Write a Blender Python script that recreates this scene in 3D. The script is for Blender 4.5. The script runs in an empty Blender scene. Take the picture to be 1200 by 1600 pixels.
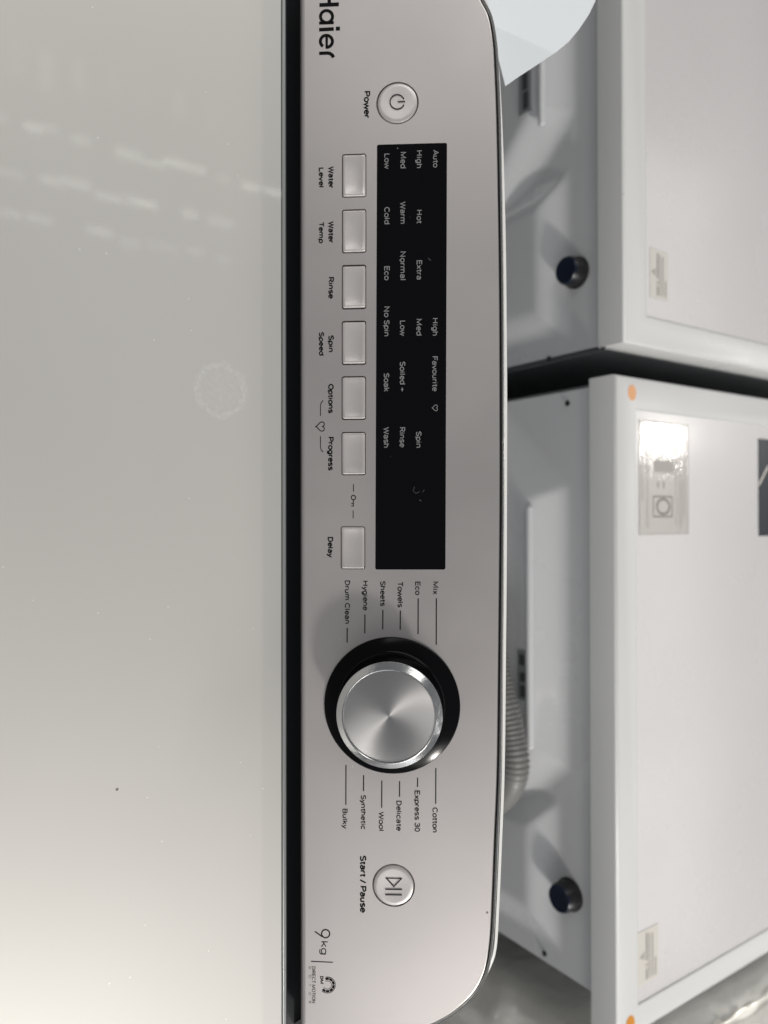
import bpy, bmesh, math, random
from mathutils import Vector, Matrix
from mathutils.geometry import delaunay_2d_cdt
random.seed(7)
sc = bpy.context.scene
C = sc.collection

# ------------------------------------------------------------------ camera
F = 1185.0                                   # focal length in pixels of the 1200x1600 photograph
Zc = Vector((.569, .006, .8222)).normalized()
Xc = Vector((-.003, -1, 0)); Xc = (Xc - Zc*Xc.dot(Zc)).normalized()
Yc = Zc.cross(Xc)
CAM = Matrix((Xc, Yc, Zc))                   # camera space -> world
ORG = Vector((0, 0, .96))                    # middle of the control panel
EYE = ORG + CAM @ Vector((0, 0, .4148))
cd = bpy.data.cameras.new('camera'); cam = bpy.data.objects.new('camera', cd); C.objects.link(cam)
cam.matrix_world = Matrix.Translation(EYE) @ CAM.to_4x4()
cd.sensor_fit = 'VERTICAL'; cd.sensor_height = 36; cd.lens = F/1600*36
cd.clip_start = .01; cd.clip_end = 100
cd.dof.use_dof = True; cd.dof.focus_distance = .405; cd.dof.aperture_fstop = cd.lens/4.0
sc.camera = cam

# ------------------------------------------------------------------ light of the showroom
w = bpy.data.worlds.new('World'); sc.world = w; w.use_nodes = True
w.node_tree.nodes['Background'].inputs[0].default_value = (.95, .97, 1, 1)
w.node_tree.nodes['Background'].inputs[1].default_value = .13
def area(name, loc, target, sx, sy, radiance, col=(1, .97, .93)):
    l = bpy.data.lights.new(name, 'AREA'); l.shape = 'RECTANGLE'; l.size = sx; l.size_y = sy
    l.energy = radiance*sx*sy*math.pi; l.color = col
    o = bpy.data.objects.new(name, l); C.objects.link(o); o.location = loc
    d = Vector(target)-Vector(loc)
    if abs(d.x)+abs(d.y) > .1: o.rotation_euler = d.to_track_quat('-Z', 'Y').to_euler()     # otherwise it faces straight down
    return o
area('key_lamp', (2.75, -.05, 3.2), (0, 0, .96), .30, .30, 158, (1, .96, .9))
area('ceiling_panel_right', (3.0, -.3, 3.25), (3.0, -.3, 0), 1.9, 4.4, 2.3, (1, .97, .93))
area('back_fill_panel', (.3, 3.6, 3.25), (.3, 3.6, 0), 5.0, 1.3, 1.5, (1, .98, .95))  # added fill, brightens the worktops but not the rear faces
area('ceiling_panel_left', (-2.9, -.4, 3.25), (-2.9, -.4, 0), 1.6, 4.4, 1.9, (1, .98, .93))
area('shop_front_glow', (4.6, .2, 1.7), (0, 0, 1), 3.0, 1.4, .9, (.82, .92, 1))
area('spot_row_lamp', (-.47, 3.72, 3.2), (0, .5, .9), .15, .10, 80, (1, .97, .9))
for rx, ys, st in ((-1.25, (.10, .22, .27, .37, .52, .60, .68, .76, .87, .98, 1.08), 3.2),
                   (-1.09, (-.02, .14, .27, .35, .46, .57, .74, .86), 2.4),
                   (-.95, (.10, .16, .24, .43, .53, .64, .76, .87), 1.6)):
    for y in ys:
        area('row_lamp', (rx + random.uniform(-.012, .012), y, 3.2), (rx, y, 0), random.uniform(.022, .034), random.uniform(.05, .11), st*random.uniform(.2, .95), (1, 1, .93))
for y in (.08, .17, .26, .36, .47, .58, .70, .83):            # wider dim lamps of the next row
    area('row_lamp', (-1.46+random.uniform(-.02, .02), y, 3.2), (-1.46, y, 0), random.uniform(.09, .15), random.uniform(.03, .05), random.uniform(.15, .5), (1, 1, .93))
sc.view_settings.view_transform = 'Standard'; sc.view_settings.look = 'None'
sc.view_settings.exposure = .30; sc.view_settings.gamma = 1
sc.cycles.use_denoising = True
sc.cycles.max_bounces = 6

# ------------------------------------------------------------------ measuring helpers
TILT = math.radians(38.98)
NV = Vector((0, -math.sin(TILT), math.cos(TILT)))          # panel normal
VV = Vector((0, math.cos(TILT), math.sin(TILT)))           # up the slope of the panel
UV = Vector((1, 0, 0))
PM = Matrix(((1, VV.x, NV.x, ORG.x), (0, VV.y, NV.y, ORG.y), (0, VV.z, NV.z, ORG.z), (0, 0, 0, 1)))
def ray(x, y): return CAM @ Vector((x-600, 800-y, -F))
def pan(x, y, h=0):                                         # reading of the photo -> metres on the panel
    d = ray(x, y); o = ORG + NV*h
    p = EYE + d*((o-EYE).dot(NV)/d.dot(NV)) - ORG
    return Vector((p.dot(UV), p.dot(VV)))
def onZ(x, y, z): d = ray(x, y); return EYE + d*((z-EYE.z)/d.z)
def onY(x, y, v): d = ray(x, y); return EYE + d*((v-EYE.y)/d.y)
PX = pan(601, 800).y - pan(600, 800).y

# ------------------------------------------------------------------ materials
def mat(name, col, rough=.5, metal=0, coat=0, coat_rough=.03, spec=.5):
    m = bpy.data.materials.new(name); m.use_nodes = True
    b = m.node_tree.nodes['Principled BSDF']
    b.inputs['Base Color'].default_value = (*col, 1); b.inputs['Roughness'].default_value = rough
    b.inputs['Metallic'].default_value = metal; b.inputs['Coat Weight'].default_value = coat
    b.inputs['Coat Roughness'].default_value = coat_rough; b.inputs['Specular IOR Level'].default_value = spec
    return m
def N(m, t, **kw):
    n = m.node_tree.nodes.new(t)
    for k, v in kw.items():
        if k in n.inputs: n.inputs[k].default_value = v
        else: setattr(n, k, v)
    return n
def L(m, a, b): m.node_tree.links.new(a, b)
def bsdf(m): return m.node_tree.nodes['Principled BSDF']
def coords(m, scale=(1, 1, 1), src='Object'):
    tc = N(m, 'ShaderNodeTexCoord'); mp = N(m, 'ShaderNodeMapping'); mp.inputs['Scale'].default_value = scale
    L(m, tc.outputs[src], mp.inputs[0]); return mp.outputs[0]
def ramp(m, src, p0, c0, p1, c1):
    r = N(m, 'ShaderNodeValToRGB'); e = r.color_ramp.elements
    e[0].position = p0; e[0].color = (*c0, 1) if len(c0) == 3 else c0
    e[1].position = p1; e[1].color = (*c1, 1) if len(c1) == 3 else c1
    L(m, src, r.inputs[0]); return r.outputs[0]
def mix(m, fac, a, b):
    x = N(m, 'ShaderNodeMix', data_type='RGBA')
    for s, v in ((x.inputs[0], fac), (x.inputs[6], a), (x.inputs[7], b)):
        if hasattr(v, 'links'): L(m, v, s)
        elif isinstance(v, (int, float)): s.default_value = v
        else: s.default_value = (*v, 1)
    return x.outputs[2]
def specks(m, base, scale=110, density=.035, col=(.95, .93, .9), r=.05, dark=True):
    """dust: sparse tiny light grains and a few dark ones"""
    co = coords(m)
    out = base
    for sc_, c_, dens, seed in ((scale, col, density, 0), (scale*.55, (.03, .03, .03), density*.12 if dark else 0, 3.7)):
        if dens == 0: continue
        mp = N(m, 'ShaderNodeMapping'); mp.inputs['Location'].default_value = (seed, seed, seed); L(m, co, mp.inputs[0])
        v = N(m, 'ShaderNodeTexVoronoi'); v.inputs['Scale'].default_value = sc_; L(m, mp.outputs[0], v.inputs['Vector'])
        lt = N(m, 'ShaderNodeMath', operation='LESS_THAN'); L(m, v.outputs['Distance'], lt.inputs[0]); lt.inputs[1].default_value = r
        sep = N(m, 'ShaderNodeSeparateColor'); L(m, v.outputs['Color'], sep.inputs[0])
        l2 = N(m, 'ShaderNodeMath', operation='LESS_THAN'); L(m, sep.outputs[0], l2.inputs[0]); l2.inputs[1].default_value = dens*4
        mu = N(m, 'ShaderNodeMath', operation='MULTIPLY'); L(m, lt.outputs[0], mu.inputs[0]); L(m, l2.outputs[0], mu.inputs[1])
        m2 = N(m, 'ShaderNodeMath', operation='MULTIPLY'); L(m, mu.outputs[0], m2.inputs[0]); m2.inputs[1].default_value = .75
        out = mix(m, m2.outputs[0], out, c_)
    return out
def bump(m, src, strength=.1, dist=.001):
    b = N(m, 'ShaderNodeBump'); b.inputs['Strength'].default_value = strength; b.inputs['Distance'].default_value = dist
    L(m, src, b.inputs['Height']); return b.outputs[0]
def noise(m, vec, scale, detail=3, rough=.5):
    n = N(m, 'ShaderNodeTexNoise'); n.inputs['Scale'].default_value = scale; n.inputs['Detail'].default_value = detail
    n.inputs['Roughness'].default_value = rough; L(m, vec, n.inputs['Vector']); return n.outputs[0]

MAT = {}
def silver(name, rough=.42, metal=.74, base=(.72, .68, .675)):
    m = mat(name, base, rough, metal)
    co = coords(m)
    n1 = noise(m, co, 14, 4)
    c = mix(m, n1, tuple(x*.93 for x in base), tuple(min(1, x*1.06) for x in base))
    fine = noise(m, co, 2600, 2)
    c = mix(m, .13, c, fine)
    c = specks(m, c, 130, .035)
    L(m, c, bsdf(m).inputs['Base Color'])
    r = ramp(m, noise(m, co, 9, 5), .3, (rough-.05,)*3, .7, (rough+.06,)*3)
    L(m, r, bsdf(m).inputs['Roughness'])
    L(m, bump(m, fine, .05, .0002), bsdf(m).inputs['Normal'])
    return m
MAT['panel'] = silver('silver_panel_paint')
MAT['button'] = silver('button_silver', .36, .5, (.82, .78, .77))
MAT['trim'] = mat('brushed_trim', (.62, .61, .6), .25, 1)
MAT['chrome'] = mat('polished_metal', (.86, .87, .88), .12, 1)
MAT['black'] = mat('black_plastic', (.012, .012, .013), .35)
MAT['gap'] = mat('shadow_gap_plastic', (.20, .18, .18), .6)
MAT['gloss_black'] = mat('gloss_black_plastic', (.004, .004, .005), .16, spec=.16)
MAT['ink'] = mat('black_print', (.008, .0075, .008), .6, spec=.12)
MAT['grey_ink'] = mat('grey_print', (.30, .30, .31), .5, spec=.2)
MAT['white'] = mat('white_plastic', (.90, .90, .88), .3)
m = MAT['display'] = mat('display_window_black', (.003, .003, .004), .07, spec=.22)
L(m, specks(m, mix(m, 0, (.003, .003, .004), (0, 0, 0)), 130, .03, (.35, .35, .35), .045, False), bsdf(m).inputs['Base Color'])
L(m, ramp(m, noise(m, coords(m), 30, 6, .7), .35, (.05,)*3, .75, (.16,)*3), bsdf(m).inputs['Roughness'])

# brushed knob face: grooves run in circles round the axis
m = MAT['knob_face'] = mat('spun_aluminium', (.66, .65, .645), .36, 1)
bs = bsdf(m); bs.inputs['Anisotropic'].default_value = .75
tg = N(m, 'ShaderNodeTangent', direction_type='RADIAL', axis='Z'); L(m, tg.outputs[0], bs.inputs['Tangent'])
tc = N(m, 'ShaderNodeTexCoord'); ln = N(m, 'ShaderNodeVectorMath', operation='LENGTH')
sx = N(m, 'ShaderNodeVectorMath', operation='MULTIPLY'); sx.inputs[1].default_value = (1, 1, 0)
L(m, tc.outputs['Object'], sx.inputs[0]); L(m, sx.outputs[0], ln.inputs[0])
ws = N(m, 'ShaderNodeMath', operation='MULTIPLY'); L(m, ln.outputs['Value'], ws.inputs[0]); ws.inputs[1].default_value = 9000
sn = N(m, 'ShaderNodeMath', operation='SINE'); L(m, ws.outputs[0], sn.inputs[0])
c1 = N(m, 'ShaderNodeCombineXYZ'); L(m, ln.outputs['Value'], c1.inputs[0])
nn = noise(m, c1.outputs[0], 2500, 2)
L(m, mix(m, nn, (.68, .665, .66), (.80, .79, .79)), bs.inputs['Base Color'])
L(m, bump(m, sn.outputs[0], .03, .0001), bs.inputs['Normal'])
m = MAT['bezel'] = mat('turned_bezel', (.66, .67, .68), .2, 1)
L(m, bump(m, noise(m, coords(m, (1, 1, .2)), 260, 2), .25, .0006), bsdf(m).inputs['Normal'])

# lid glass over silver backing
LZ = .931                                     # height of the lid surface
LE = onZ(440, 800, LZ).y                      # rear edge of the lid
m = MAT['lid'] = mat('silver_backed_glass', (.5, .48, .45), .5, .45, 1, .03)
co = coords(m)
base = mix(m, ramp(m, noise(m, co, 5, 3), .35, (0,)*3, .7, (1,)*3), (.71, .695, .665), (.75, .735, .705))
base = mix(m, .08, base, noise(m, co, 3000, 1))
# reflection along the rear edge, painted in as a slightly darker band
sep = N(m, 'ShaderNodeSeparateXYZ'); L(m, co, sep.inputs[0])
gt = N(m, 'ShaderNodeMapRange'); L(m, sep.outputs[1], gt.inputs[0])
gt.inputs[1].default_value = LE-.0128; gt.inputs[2].default_value = LE-.0105
base = mix(m, gt.outputs[0], base, (.665, .655, .63))
# round mark of glue residue left by a sticker
gp = onZ(346, 610, LZ)
sub = N(m, 'ShaderNodeVectorMath', operation='SUBTRACT'); L(m, co, sub.inputs[0]); sub.inputs[1].default_value = (gp.x, gp.y, LZ)
n3 = N(m, 'ShaderNodeTexNoise'); n3.inputs['Scale'].default_value = 130; L(m, co, n3.inputs['Vector'])
wob = N(m, 'ShaderNodeMath', operation='MULTIPLY'); L(m, n3.outputs[0], wob.inputs[0]); wob.inputs[1].default_value = .005
le = N(m, 'ShaderNodeVectorMath', operation='LENGTH'); L(m, sub.outputs[0], le.inputs[0])
ad = N(m, 'ShaderNodeMath', operation='ADD'); L(m, le.outputs['Value'], ad.inputs[0]); L(m, wob.outputs[0], ad.inputs[1])
rr = N(m, 'ShaderNodeValToRGB'); e = rr.color_ramp.elements
e[0].position = 0; e[0].color = (.3,)*3+(1,); e[1].position = .5; e[1].color = (.25,)*3+(1,)
for p, v in ((.62, .2), (.70, .75), (.76, .5), (.82, 0)):
    q = e.new(p); q.color = (v, v, v, 1)
sca = N(m, 'ShaderNodeMath', operation='MULTIPLY'); L(m, ad.outputs[0], sca.inputs[0]); sca.inputs[1].default_value = 46
L(m, sca.outputs[0], rr.inputs[0])
e[1].position = .5
gl = N(m, 'ShaderNodeMath', operation='MULTIPLY'); L(m, rr.outputs[0], gl.inputs[0]); L(m, ramp(m, noise(m, co, 420, 4, .7), .38, (.0,)*3, .68, (1,)*3), gl.inputs[1])
g2 = N(m, 'ShaderNodeMath', operation='MULTIPLY'); L(m, gl.outputs[0], g2.inputs[0]); g2.inputs[1].default_value = .95
base = mix(m, g2.outputs[0], base, (.92, .91, .88))
base = specks(m, base, 130, .05, (.98, .97, .95), .055)
L(m, base, bsdf(m).inputs['Base Color'])
L(m, bump(m, noise(m, co, 40, 5, .6), .055, .0004), bsdf(m).inputs['Coat Normal'])
L(m, ramp(m, noise(m, coords(m, (1, 6, 1)), 20, 5, .7), .35, (.025,)*3, .75, (.06,)*3), bsdf(m).inputs['Coat Roughness'])
MAT['glass_edge'] = mat('green_glass_edge', (.10, .12, .11), .15, 0, 1)
MAT['frame_grey'] = mat('grey_frame_plastic', (.34, .355, .36), .3, .3)
MAT['dark_frame'] = mat('charcoal_frame_plastic', (.06, .067, .07), .4)
MAT['deep'] = mat('matt_black_plastic', (.030, .033, .037), .35, spec=.5)

def enamel(name, col, rough=.3, dots=False, bumpy=.0):
    m = mat(name, col, rough)
    co = coords(m)
    c = mix(m, noise(m, co, 6, 4), tuple(x*.95 for x in col), tuple(min(1, x*1.04) for x in col))
    c = specks(m, c, 40, .05, tuple(x*.6 for x in col), .035)
    L(m, c, bsdf(m).inputs['Base Color'])
    L(m, ramp(m, noise(m, co, 7, 5), .3, (rough-.06,)*3, .7, (rough+.08,)*3), bsdf(m).inputs['Roughness'])
    if dots:
        v = N(m, 'ShaderNodeTexVoronoi'); v.inputs['Scale'].default_value = 330; L(m, co, v.inputs['Vector'])
        L(m, bump(m, v.outputs['Distance'], .18, .0006), bsdf(m).inputs['Normal'])
    return m
MAT['enamel'] = enamel('white_enamel', (.70, .71, .73), .3)
bsdf(MAT['enamel']).inputs['Coat Weight'].default_value = 1; bsdf(MAT['enamel']).inputs['Coat Roughness'].default_value = .07
MAT['worktop'] = enamel('white_worktop_laminate', (.73, .71, .72), .26, True)
bsdf(MAT['worktop']).inputs['Coat Weight'].default_value = .6; bsdf(MAT['worktop']).inputs['Coat Roughness'].default_value = .16
MAT['worktop_rim'] = enamel('white_worktop_rim', (.78, .785, .785), .3)
MAT['side'] = enamel('grey_side_steel', (.25, .27, .28), .4)
MAT['floor'] = enamel('dark_floor_tile', (.07, .07, .07), .35)
MAT['label'] = mat('sticker_paper', (.74, .71, .66), .35)
MAT['label_ink'] = mat('faded_sticker_print', (.30, .28, .26), .5)
MAT['sheet_ink'] = mat('pale_sticker_print', (.48, .45, .43), .4)
MAT['orange'] = mat('orange_sticker_paper', (.75, .30, .03), .5)
MAT['orange_pale'] = mat('faded_orange_sticker_paper', (.92, .48, .24), .5)
MAT['navy'] = mat('navy_glossy_print', (.018, .024, .035), .25)
m = MAT['film'] = mat('clear_film_sticker', (.47, .445, .42), .3, 0, 1, .05)
L(m, bump(m, noise(m, coords(m, (1, 1, 1)), 230, 4, .6), .13, .0012), bsdf(m).inputs['Coat Normal'])
m = MAT['wrap'] = mat('crumpled_clear_wrap', (.50, .49, .46), .3, 0, 1, .05)
bsdf(m).inputs['Coat IOR'].default_value = 2.4
cw = coords(m, (5, 1, 5))
L(m, bump(m, noise(m, cw, 9, 8, .72), 1.0, .016), bsdf(m).inputs['Coat Normal'])
L(m, mix(m, noise(m, cw, 5, 5), (.58, .57, .53), (.66, .645, .60)), bsdf(m).inputs['Base Color'])
m = MAT['fold'] = mat('glossy_film_roll', (.80, .77, .70), .14, .35, 1, .04)
L(m, bump(m, noise(m, coords(m), 150, 4, .6), .35, .002), bsdf(m).inputs['Normal'])
MAT['card'] = mat('pale_blue_white_card', (.88, .93, .97), .6)
MAT['scratch'] = mat('scratched_black', (.11, .11, .11), .5)
MAT['hose'] = mat('grey_corrugated_hose', (.20, .20, .195), .4)
MAT['cap'] = mat('blue_black_cap', (.004, .010, .028), .35)

# ------------------------------------------------------------------ object helpers
WM = {}
def link(name, me, m, parent=None, M=None):
    o = bpy.data.objects.new(name, me); C.objects.link(o)
    if m is not None and len(me.materials) == 0: me.materials.append(m)
    M = M or Matrix.Identity(4); WM[o] = M
    if parent is not None:
        o.parent = parent; o.matrix_local = WM[parent].inverted() @ M
    else: o.matrix_world = M
    return o
def mk(name, vs, fs, m, parent=None, M=None, smooth=False):
    me = bpy.data.meshes.new(name); me.from_pydata([tuple(v) for v in vs], [], fs)
    bm = bmesh.new(); bm.from_mesh(me); bmesh.ops.recalc_face_normals(bm, faces=bm.faces[:]); bm.to_mesh(me); bm.free()
    if smooth: me.shade_smooth()
    me.update(); return link(name, me, m, parent, M)
def root(name, loc, label, cat, group=None):
    o = bpy.data.objects.new(name, None); C.objects.link(o); o.empty_display_size = .1
    o.location = loc; WM[o] = Matrix.Translation(loc); o['label'] = label; o['category'] = cat
    if group: o['group'] = group
    return o
def tag(o, **k):
    for a, b in k.items(): o[a] = b
    return o
def box(name, a, b, m, parent=None, bev=0, seg=2, M=None):
    bm = bmesh.new(); bmesh.ops.create_cube(bm, size=1)
    a = Vector(a); b = Vector(b)
    for v in bm.verts: v.co = Vector(((a.x+b.x)/2+v.co.x*(b.x-a.x), (a.y+b.y)/2+v.co.y*(b.y-a.y), (a.z+b.z)/2+v.co.z*(b.z-a.z)))
    if bev: bmesh.ops.bevel(bm, geom=bm.edges[:], offset=bev, segments=seg, affect='EDGES', profile=.5)
    me = bpy.data.meshes.new(name); bm.to_mesh(me); bm.free()
    if bev:
        for p in me.polygons: p.use_smooth = max(abs(c) for c in p.normal) < .9999
    return link(name, me, m, parent, M)
def lathe(name, prof, m, parent=None, M=None, n=96, sharp=35):
    vs = []; fs = []
    for r, z in prof:
        if r == 0: vs.append([(0, 0, z)])
        else: vs.append([(r*math.cos(2*math.pi*k/n), r*math.sin(2*math.pi*k/n), z) for k in range(n)])
    flat = []; st = []
    for ring in vs: st.append(len(flat)); flat += ring
    for i in range(len(vs)-1):
        A, B = vs[i], vs[i+1]
        for k in range(n):
            k2 = (k+1) % n
            if len(A) == 1 and len(B) == 1: continue
            if len(A) == 1: fs.append((st[i], st[i+1]+k, st[i+1]+k2))
            elif len(B) == 1: fs.append((st[i]+k, st[i]+k2, st[i+1]))
            else: fs.append((st[i]+k, st[i]+k2, st[i+1]+k2, st[i+1]+k))
    o = mk(name, flat, fs, m, parent, M, True)
    o.data.set_sharp_from_angle(angle=math.radians(sharp)); return o
def catmull(pts, n=6):
    out = []
    P = [pts[0]*2-pts[1]] + pts + [pts[-1]*2-pts[-2]]
    for i in range(1, len(P)-2):
        a, b, c, d = P[i-1:i+3]
        for k in range(n):
            t = k/n
            out.append(.5*((2*b)+(c-a)*t+(2*a-5*b+4*c-d)*t*t+(3*b-a-3*c+d)*t**3))
    out.append(P[-2]); return out
def normals2(p):                                # outward normals of an open path on its right side facing +v
    r = []
    for i in range(len(p)):
        d = p[min(i+1, len(p)-1)]-p[max(i-1, 0)]; d.normalize(); r.append(Vector((-d.y, d.x)))
    return r
def sweep(name, path, prof, m, parent, M, sharp=40):
    nr = normals2(path); k = len(prof); vs = []; fs = []
    for p, q in zip(path, nr):
        for o, h in prof: vs.append((p.x+q.x*o, p.y+q.y*o, h))
    for i in range(len(path)-1):
        for j in range(k-1): fs.append((i*k+j, i*k+j+1, (i+1)*k+j+1, (i+1)*k+j))
    ob = mk(name, vs, fs, m, parent, M, True); ob.data.set_sharp_from_angle(angle=math.radians(sharp)); return ob
def rrect(cx, cy, w, h, r, n=5):
    o = []
    for sx_, sy_, a0 in ((1, 1, 0), (-1, 1, 90), (-1, -1, 180), (1, -1, 270)):
        for k in range(n+1):
            a = math.radians(a0+90*k/n)
            o.append(Vector((cx+sx_*(w/2-r)+r*math.cos(a), cy+sy_*(h/2-r)+r*math.sin(a))))
    return o
def circ(cx, cy, r, n=48): return [Vector((cx+r*math.cos(2*math.pi*k/n), cy+r*math.sin(2*math.pi*k/n))) for k in range(n)]
def inside(p, poly):
    c = False; j = len(poly)-1
    for i in range(len(poly)):
        a, b = poly[i], poly[j]
        if (a.y > p.y) != (b.y > p.y) and p.x < (b.x-a.x)*(p.y-a.y)/(b.y-a.y)+a.x: c = not c
        j = i
    return c
def fill(outer, holes=()):
    pts = list(outer); ed = [(i, (i+1) % len(outer)) for i in range(len(outer))]
    for h in holes:
        s = len(pts); pts += h; ed += [(s+i, s+(i+1) % len(h)) for i in range(len(h))]
    v, _, f, _, _, _ = delaunay_2d_cdt([Vector(p) for p in pts], ed, [], 0, 1e-7)
    out = []
    for t in f:
        c = (v[t[0]]+v[t[1]]+v[t[2]])/3
        if inside(c, outer) and not any(inside(c, h) for h in holes): out.append(tuple(t))
    return v, out

# ------------------------------------------------------------------ setting
fl = mk('floor', [(-4, -4, 0), (4, -4, 0), (4, 6, 0), (-4, 6, 0)], [(0, 1, 2, 3)], MAT['floor']); fl['kind'] = 'structure'

# ================================================================== THE WASHING MACHINE
washer = root('washing_machine', (0, -.2, 0), 'silver top loading washing machine in front with control panel, round dial and glass lid', 'washing machine')
PVF = pan(477, 800).y                                         # front end of the flat panel face
# rear outline of the face (photo readings), from its left end to its right end
e1 = [(478, -95), (600, -92), (660, -80), (712, -52), (738, -22), (750, 2), (762, 27), (769, 67), (772, 117), (775, 200), (778, 367), (779.5, 500), (780, 640), (780, 780),
      (779, 900), (777.5, 1050), (775.5, 1200), (771, 1313), (767, 1413), (763.5, 1470), (756, 1515), (740, 1548), (716, 1573), (690, 1591), (660, 1604), (600, 1621), (478, 1634)]
E1 = catmull([pan(*p) for p in e1], 5)
e2 = [(478, -100), (600, -97), (672, -86), (725, -58), (752, -24), (767, 6), (774.5, 40), (779.5, 83), (783.5, 133), (788, 233), (791.5, 367), (793, 500), (793.8, 640), (793.5, 780),
      (793, 900), (791.8, 1030), (790, 1200), (786, 1313), (781, 1430), (777, 1490), (767.5, 1521), (752, 1546), (730, 1570), (700, 1590), (660, 1606), (600, 1622), (478, 1638)]
E2 = catmull([pan(*p) for p in e2], 5)

# ---- openings in the face
def pxrect(x0, x1, y0, y1, r):
    a, b = pan(x0, y0), pan(x1, y1); return rrect((a.x+b.x)/2, (a.y+b.y)/2, abs(b.x-a.x), abs(b.y-a.y), r)
BT = [(534.2, 572.5, 241, 308), (534.2, 572.5, 327.5, 395), (534, 572.3, 414, 483), (533.8, 572.2, 501.5, 570), (533.6, 572, 588, 656), (533.4, 571.6, 675, 742.5), (532.2, 570.8, 822.5, 889.5)]
holes = [pxrect(*b, .0014) for b in BT]
RB = [(621, 161), (615, 1383.5)]
holes += [circ(*pan(*c), 33.2*PX) for c in RB]
DISP = (587.5, 697.5, 225, 890)
da, db = pan(589, 226), pan(698.5, 223); dc, dd = pan(696, 890), pan(586.3, 890)
def soft_quad(q, r):
    out = []
    for i in range(4):
        p, a, b = q[i], q[i-1], q[(i+1) % 4]
        u = (a-p).normalized(); v = (b-p).normalized()
        for k in range(5):
            t = k/4; out.append(p+u*r*(1-t)**2+v*r*t**2)
    return out
dispo = soft_quad([da, db, dc, dd], .0012)
holes.append(dispo)
outer = [Vector((p.x, p.y)) for p in E1]
outer[0] = Vector((outer[0].x, PVF)); outer[-1] = Vector((outer[-1].x, PVF))
v, f = fill(outer, holes)
vs = [(p.x, p.y, 0) for p in v]; fs = list(f)
for h in holes:                                               # walls of the openings
    s = len(vs); n = len(h)
    vs += [(p.x, p.y, 0) for p in h]+[(p.x, p.y, -.0022) for p in h]
    fs += [(s+i, s+(i+1) % n, s+n+(i+1) % n, s+n+i) for i in range(n)]
panel = mk('control_panel', vs, fs, MAT['panel'], washer, PM)
# rolled front lip
xa, xb = outer[0].x, outer[-1].x
lip = [(0, 0), (.0009, -.00006), (.0017, -.0003), (.0024, -.0008), (.0029, -.0016), (.0031, -.003), (.0031, -.022)]
vs = []; fs = []
for i, x in enumerate((xa, xb)):
    for o, h in lip: vs.append((x, PVF-o, h))
k = len(lip)
for j in range(k-1): fs.append((j, j+1, k+j+1, k+j))
mk('front_lip', vs, fs, MAT['panel'], panel, PM, True)
sweep('panel_bevel', E1, [(0, 0), (.0003, -.00012), (.0005, -.0005), (.0005, -.004)], MAT['trim'], panel, PM)
sweep('trim_groove', E1, [(.0002, -.0036), (.0018, -.0036)], MAT['black'], washer, PM)
sweep('rear_trim', E1, [(.0014, -.0036), (.0014, -.0013), (.0016, -.0010), (.0024, -.0008), (.0027, -.0010), (.0029, -.0014), (.0030, -.006)], MAT['trim'], washer, PM)
# console body behind the face: white rim, then straight down
nr = normals2(E2)
vs = []; fs = []
prof = [(-.0016, -.0042), (-.0004, -.0044), (0, -.0050), (.0001, -.0065)]
for p, q in zip(E2, nr):
    for o, h in prof: vs.append(PM @ Vector((p.x+q.x*o, p.y+q.y*o, h)))
    wv = PM @ Vector((p.x, p.y, -.0065)); vs.append(Vector((wv.x, wv.y, .88)))
k = len(prof)+1
for i in range(len(E2)-1):
    for j in range(k-1): fs.append((i*k+j, i*k+j+1, (i+1)*k+j+1, (i+1)*k+j))
hs = mk('console_housing', vs, fs, MAT['white'], washer, None, True); hs.data.set_sharp_from_angle(angle=math.radians(60))

# dark wells behind the openings
for h in holes[:-1]:
    big = h; n = len(big)
    mk('button_well', [(p.x, p.y, -.0021) for p in big], [tuple(range(n))], MAT['gap'], panel, PM)
# display window
o = mk('display_window', [(p.x, p.y, -.00018) for p in dispo], [tuple(range(len(dispo)))], MAT['display'], washer, PM)
disp = o
# ---- rectangular keys (dished top)
def key_mesh(w, h):
    nx, ny = 20, 12; vs = []; fs = []
    r = .0011
    def edge(a, L_): return min(1, max(0, (L_/2-abs(a))/.0016))
    for i in range(nx+1):
        for j in range(ny+1):
            fx = -1+2*i/nx; fy = -1+2*j/ny
            fx = math.sin(fx*math.pi/2)**1 if True else fx; fy = math.sin(fy*math.pi/2)
            x, y = fx*w/2, fy*h/2
            # round the corners
            ax, ay = abs(x)-(w/2-r), abs(y)-(h/2-r)
            if ax > 0 and ay > 0:
                d = math.hypot(ax, ay); m_ = max(ax, ay)
                if d > 0: s = m_/d; x = math.copysign(w/2-r+ax*s, x); y = math.copysign(h/2-r+ay*s, y)
            z = .0008-.0013*(1-abs(2*x/w)**3.2)*(1-(2*y/h)**2*.55)
            ed = min((w/2-abs(x)), (h/2-abs(y)))
            if ed < .0008: z -= (1-ed/.0008)**2*.0007
            vs.append((x, y, z))
    for i in range(nx):
        for j in range(ny):
            a = i*(ny+1)+j; fs.append((a, a+1, a+ny+2, a+ny+1))
    rim = [i*(ny+1) for i in range(nx+1)]+[nx*(ny+1)+j for j in range(1, ny+1)]+[i*(ny+1)+ny for i in range(nx-1, -1, -1)]+[j for j in range(ny-1, 0, -1)]
    s = len(vs); vs += [(vs[q][0], vs[q][1], -.0019) for q in rim]; n = len(rim)
    fs += [(rim[i], rim[(i+1) % n], s+(i+1) % n, s+i) for i in range(n)]
    return vs, fs
names = ['Water Level', 'Water Temp', 'Rinse', 'Spin Speed', 'Options', 'Progress', 'Delay']
key0 = None
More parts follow.
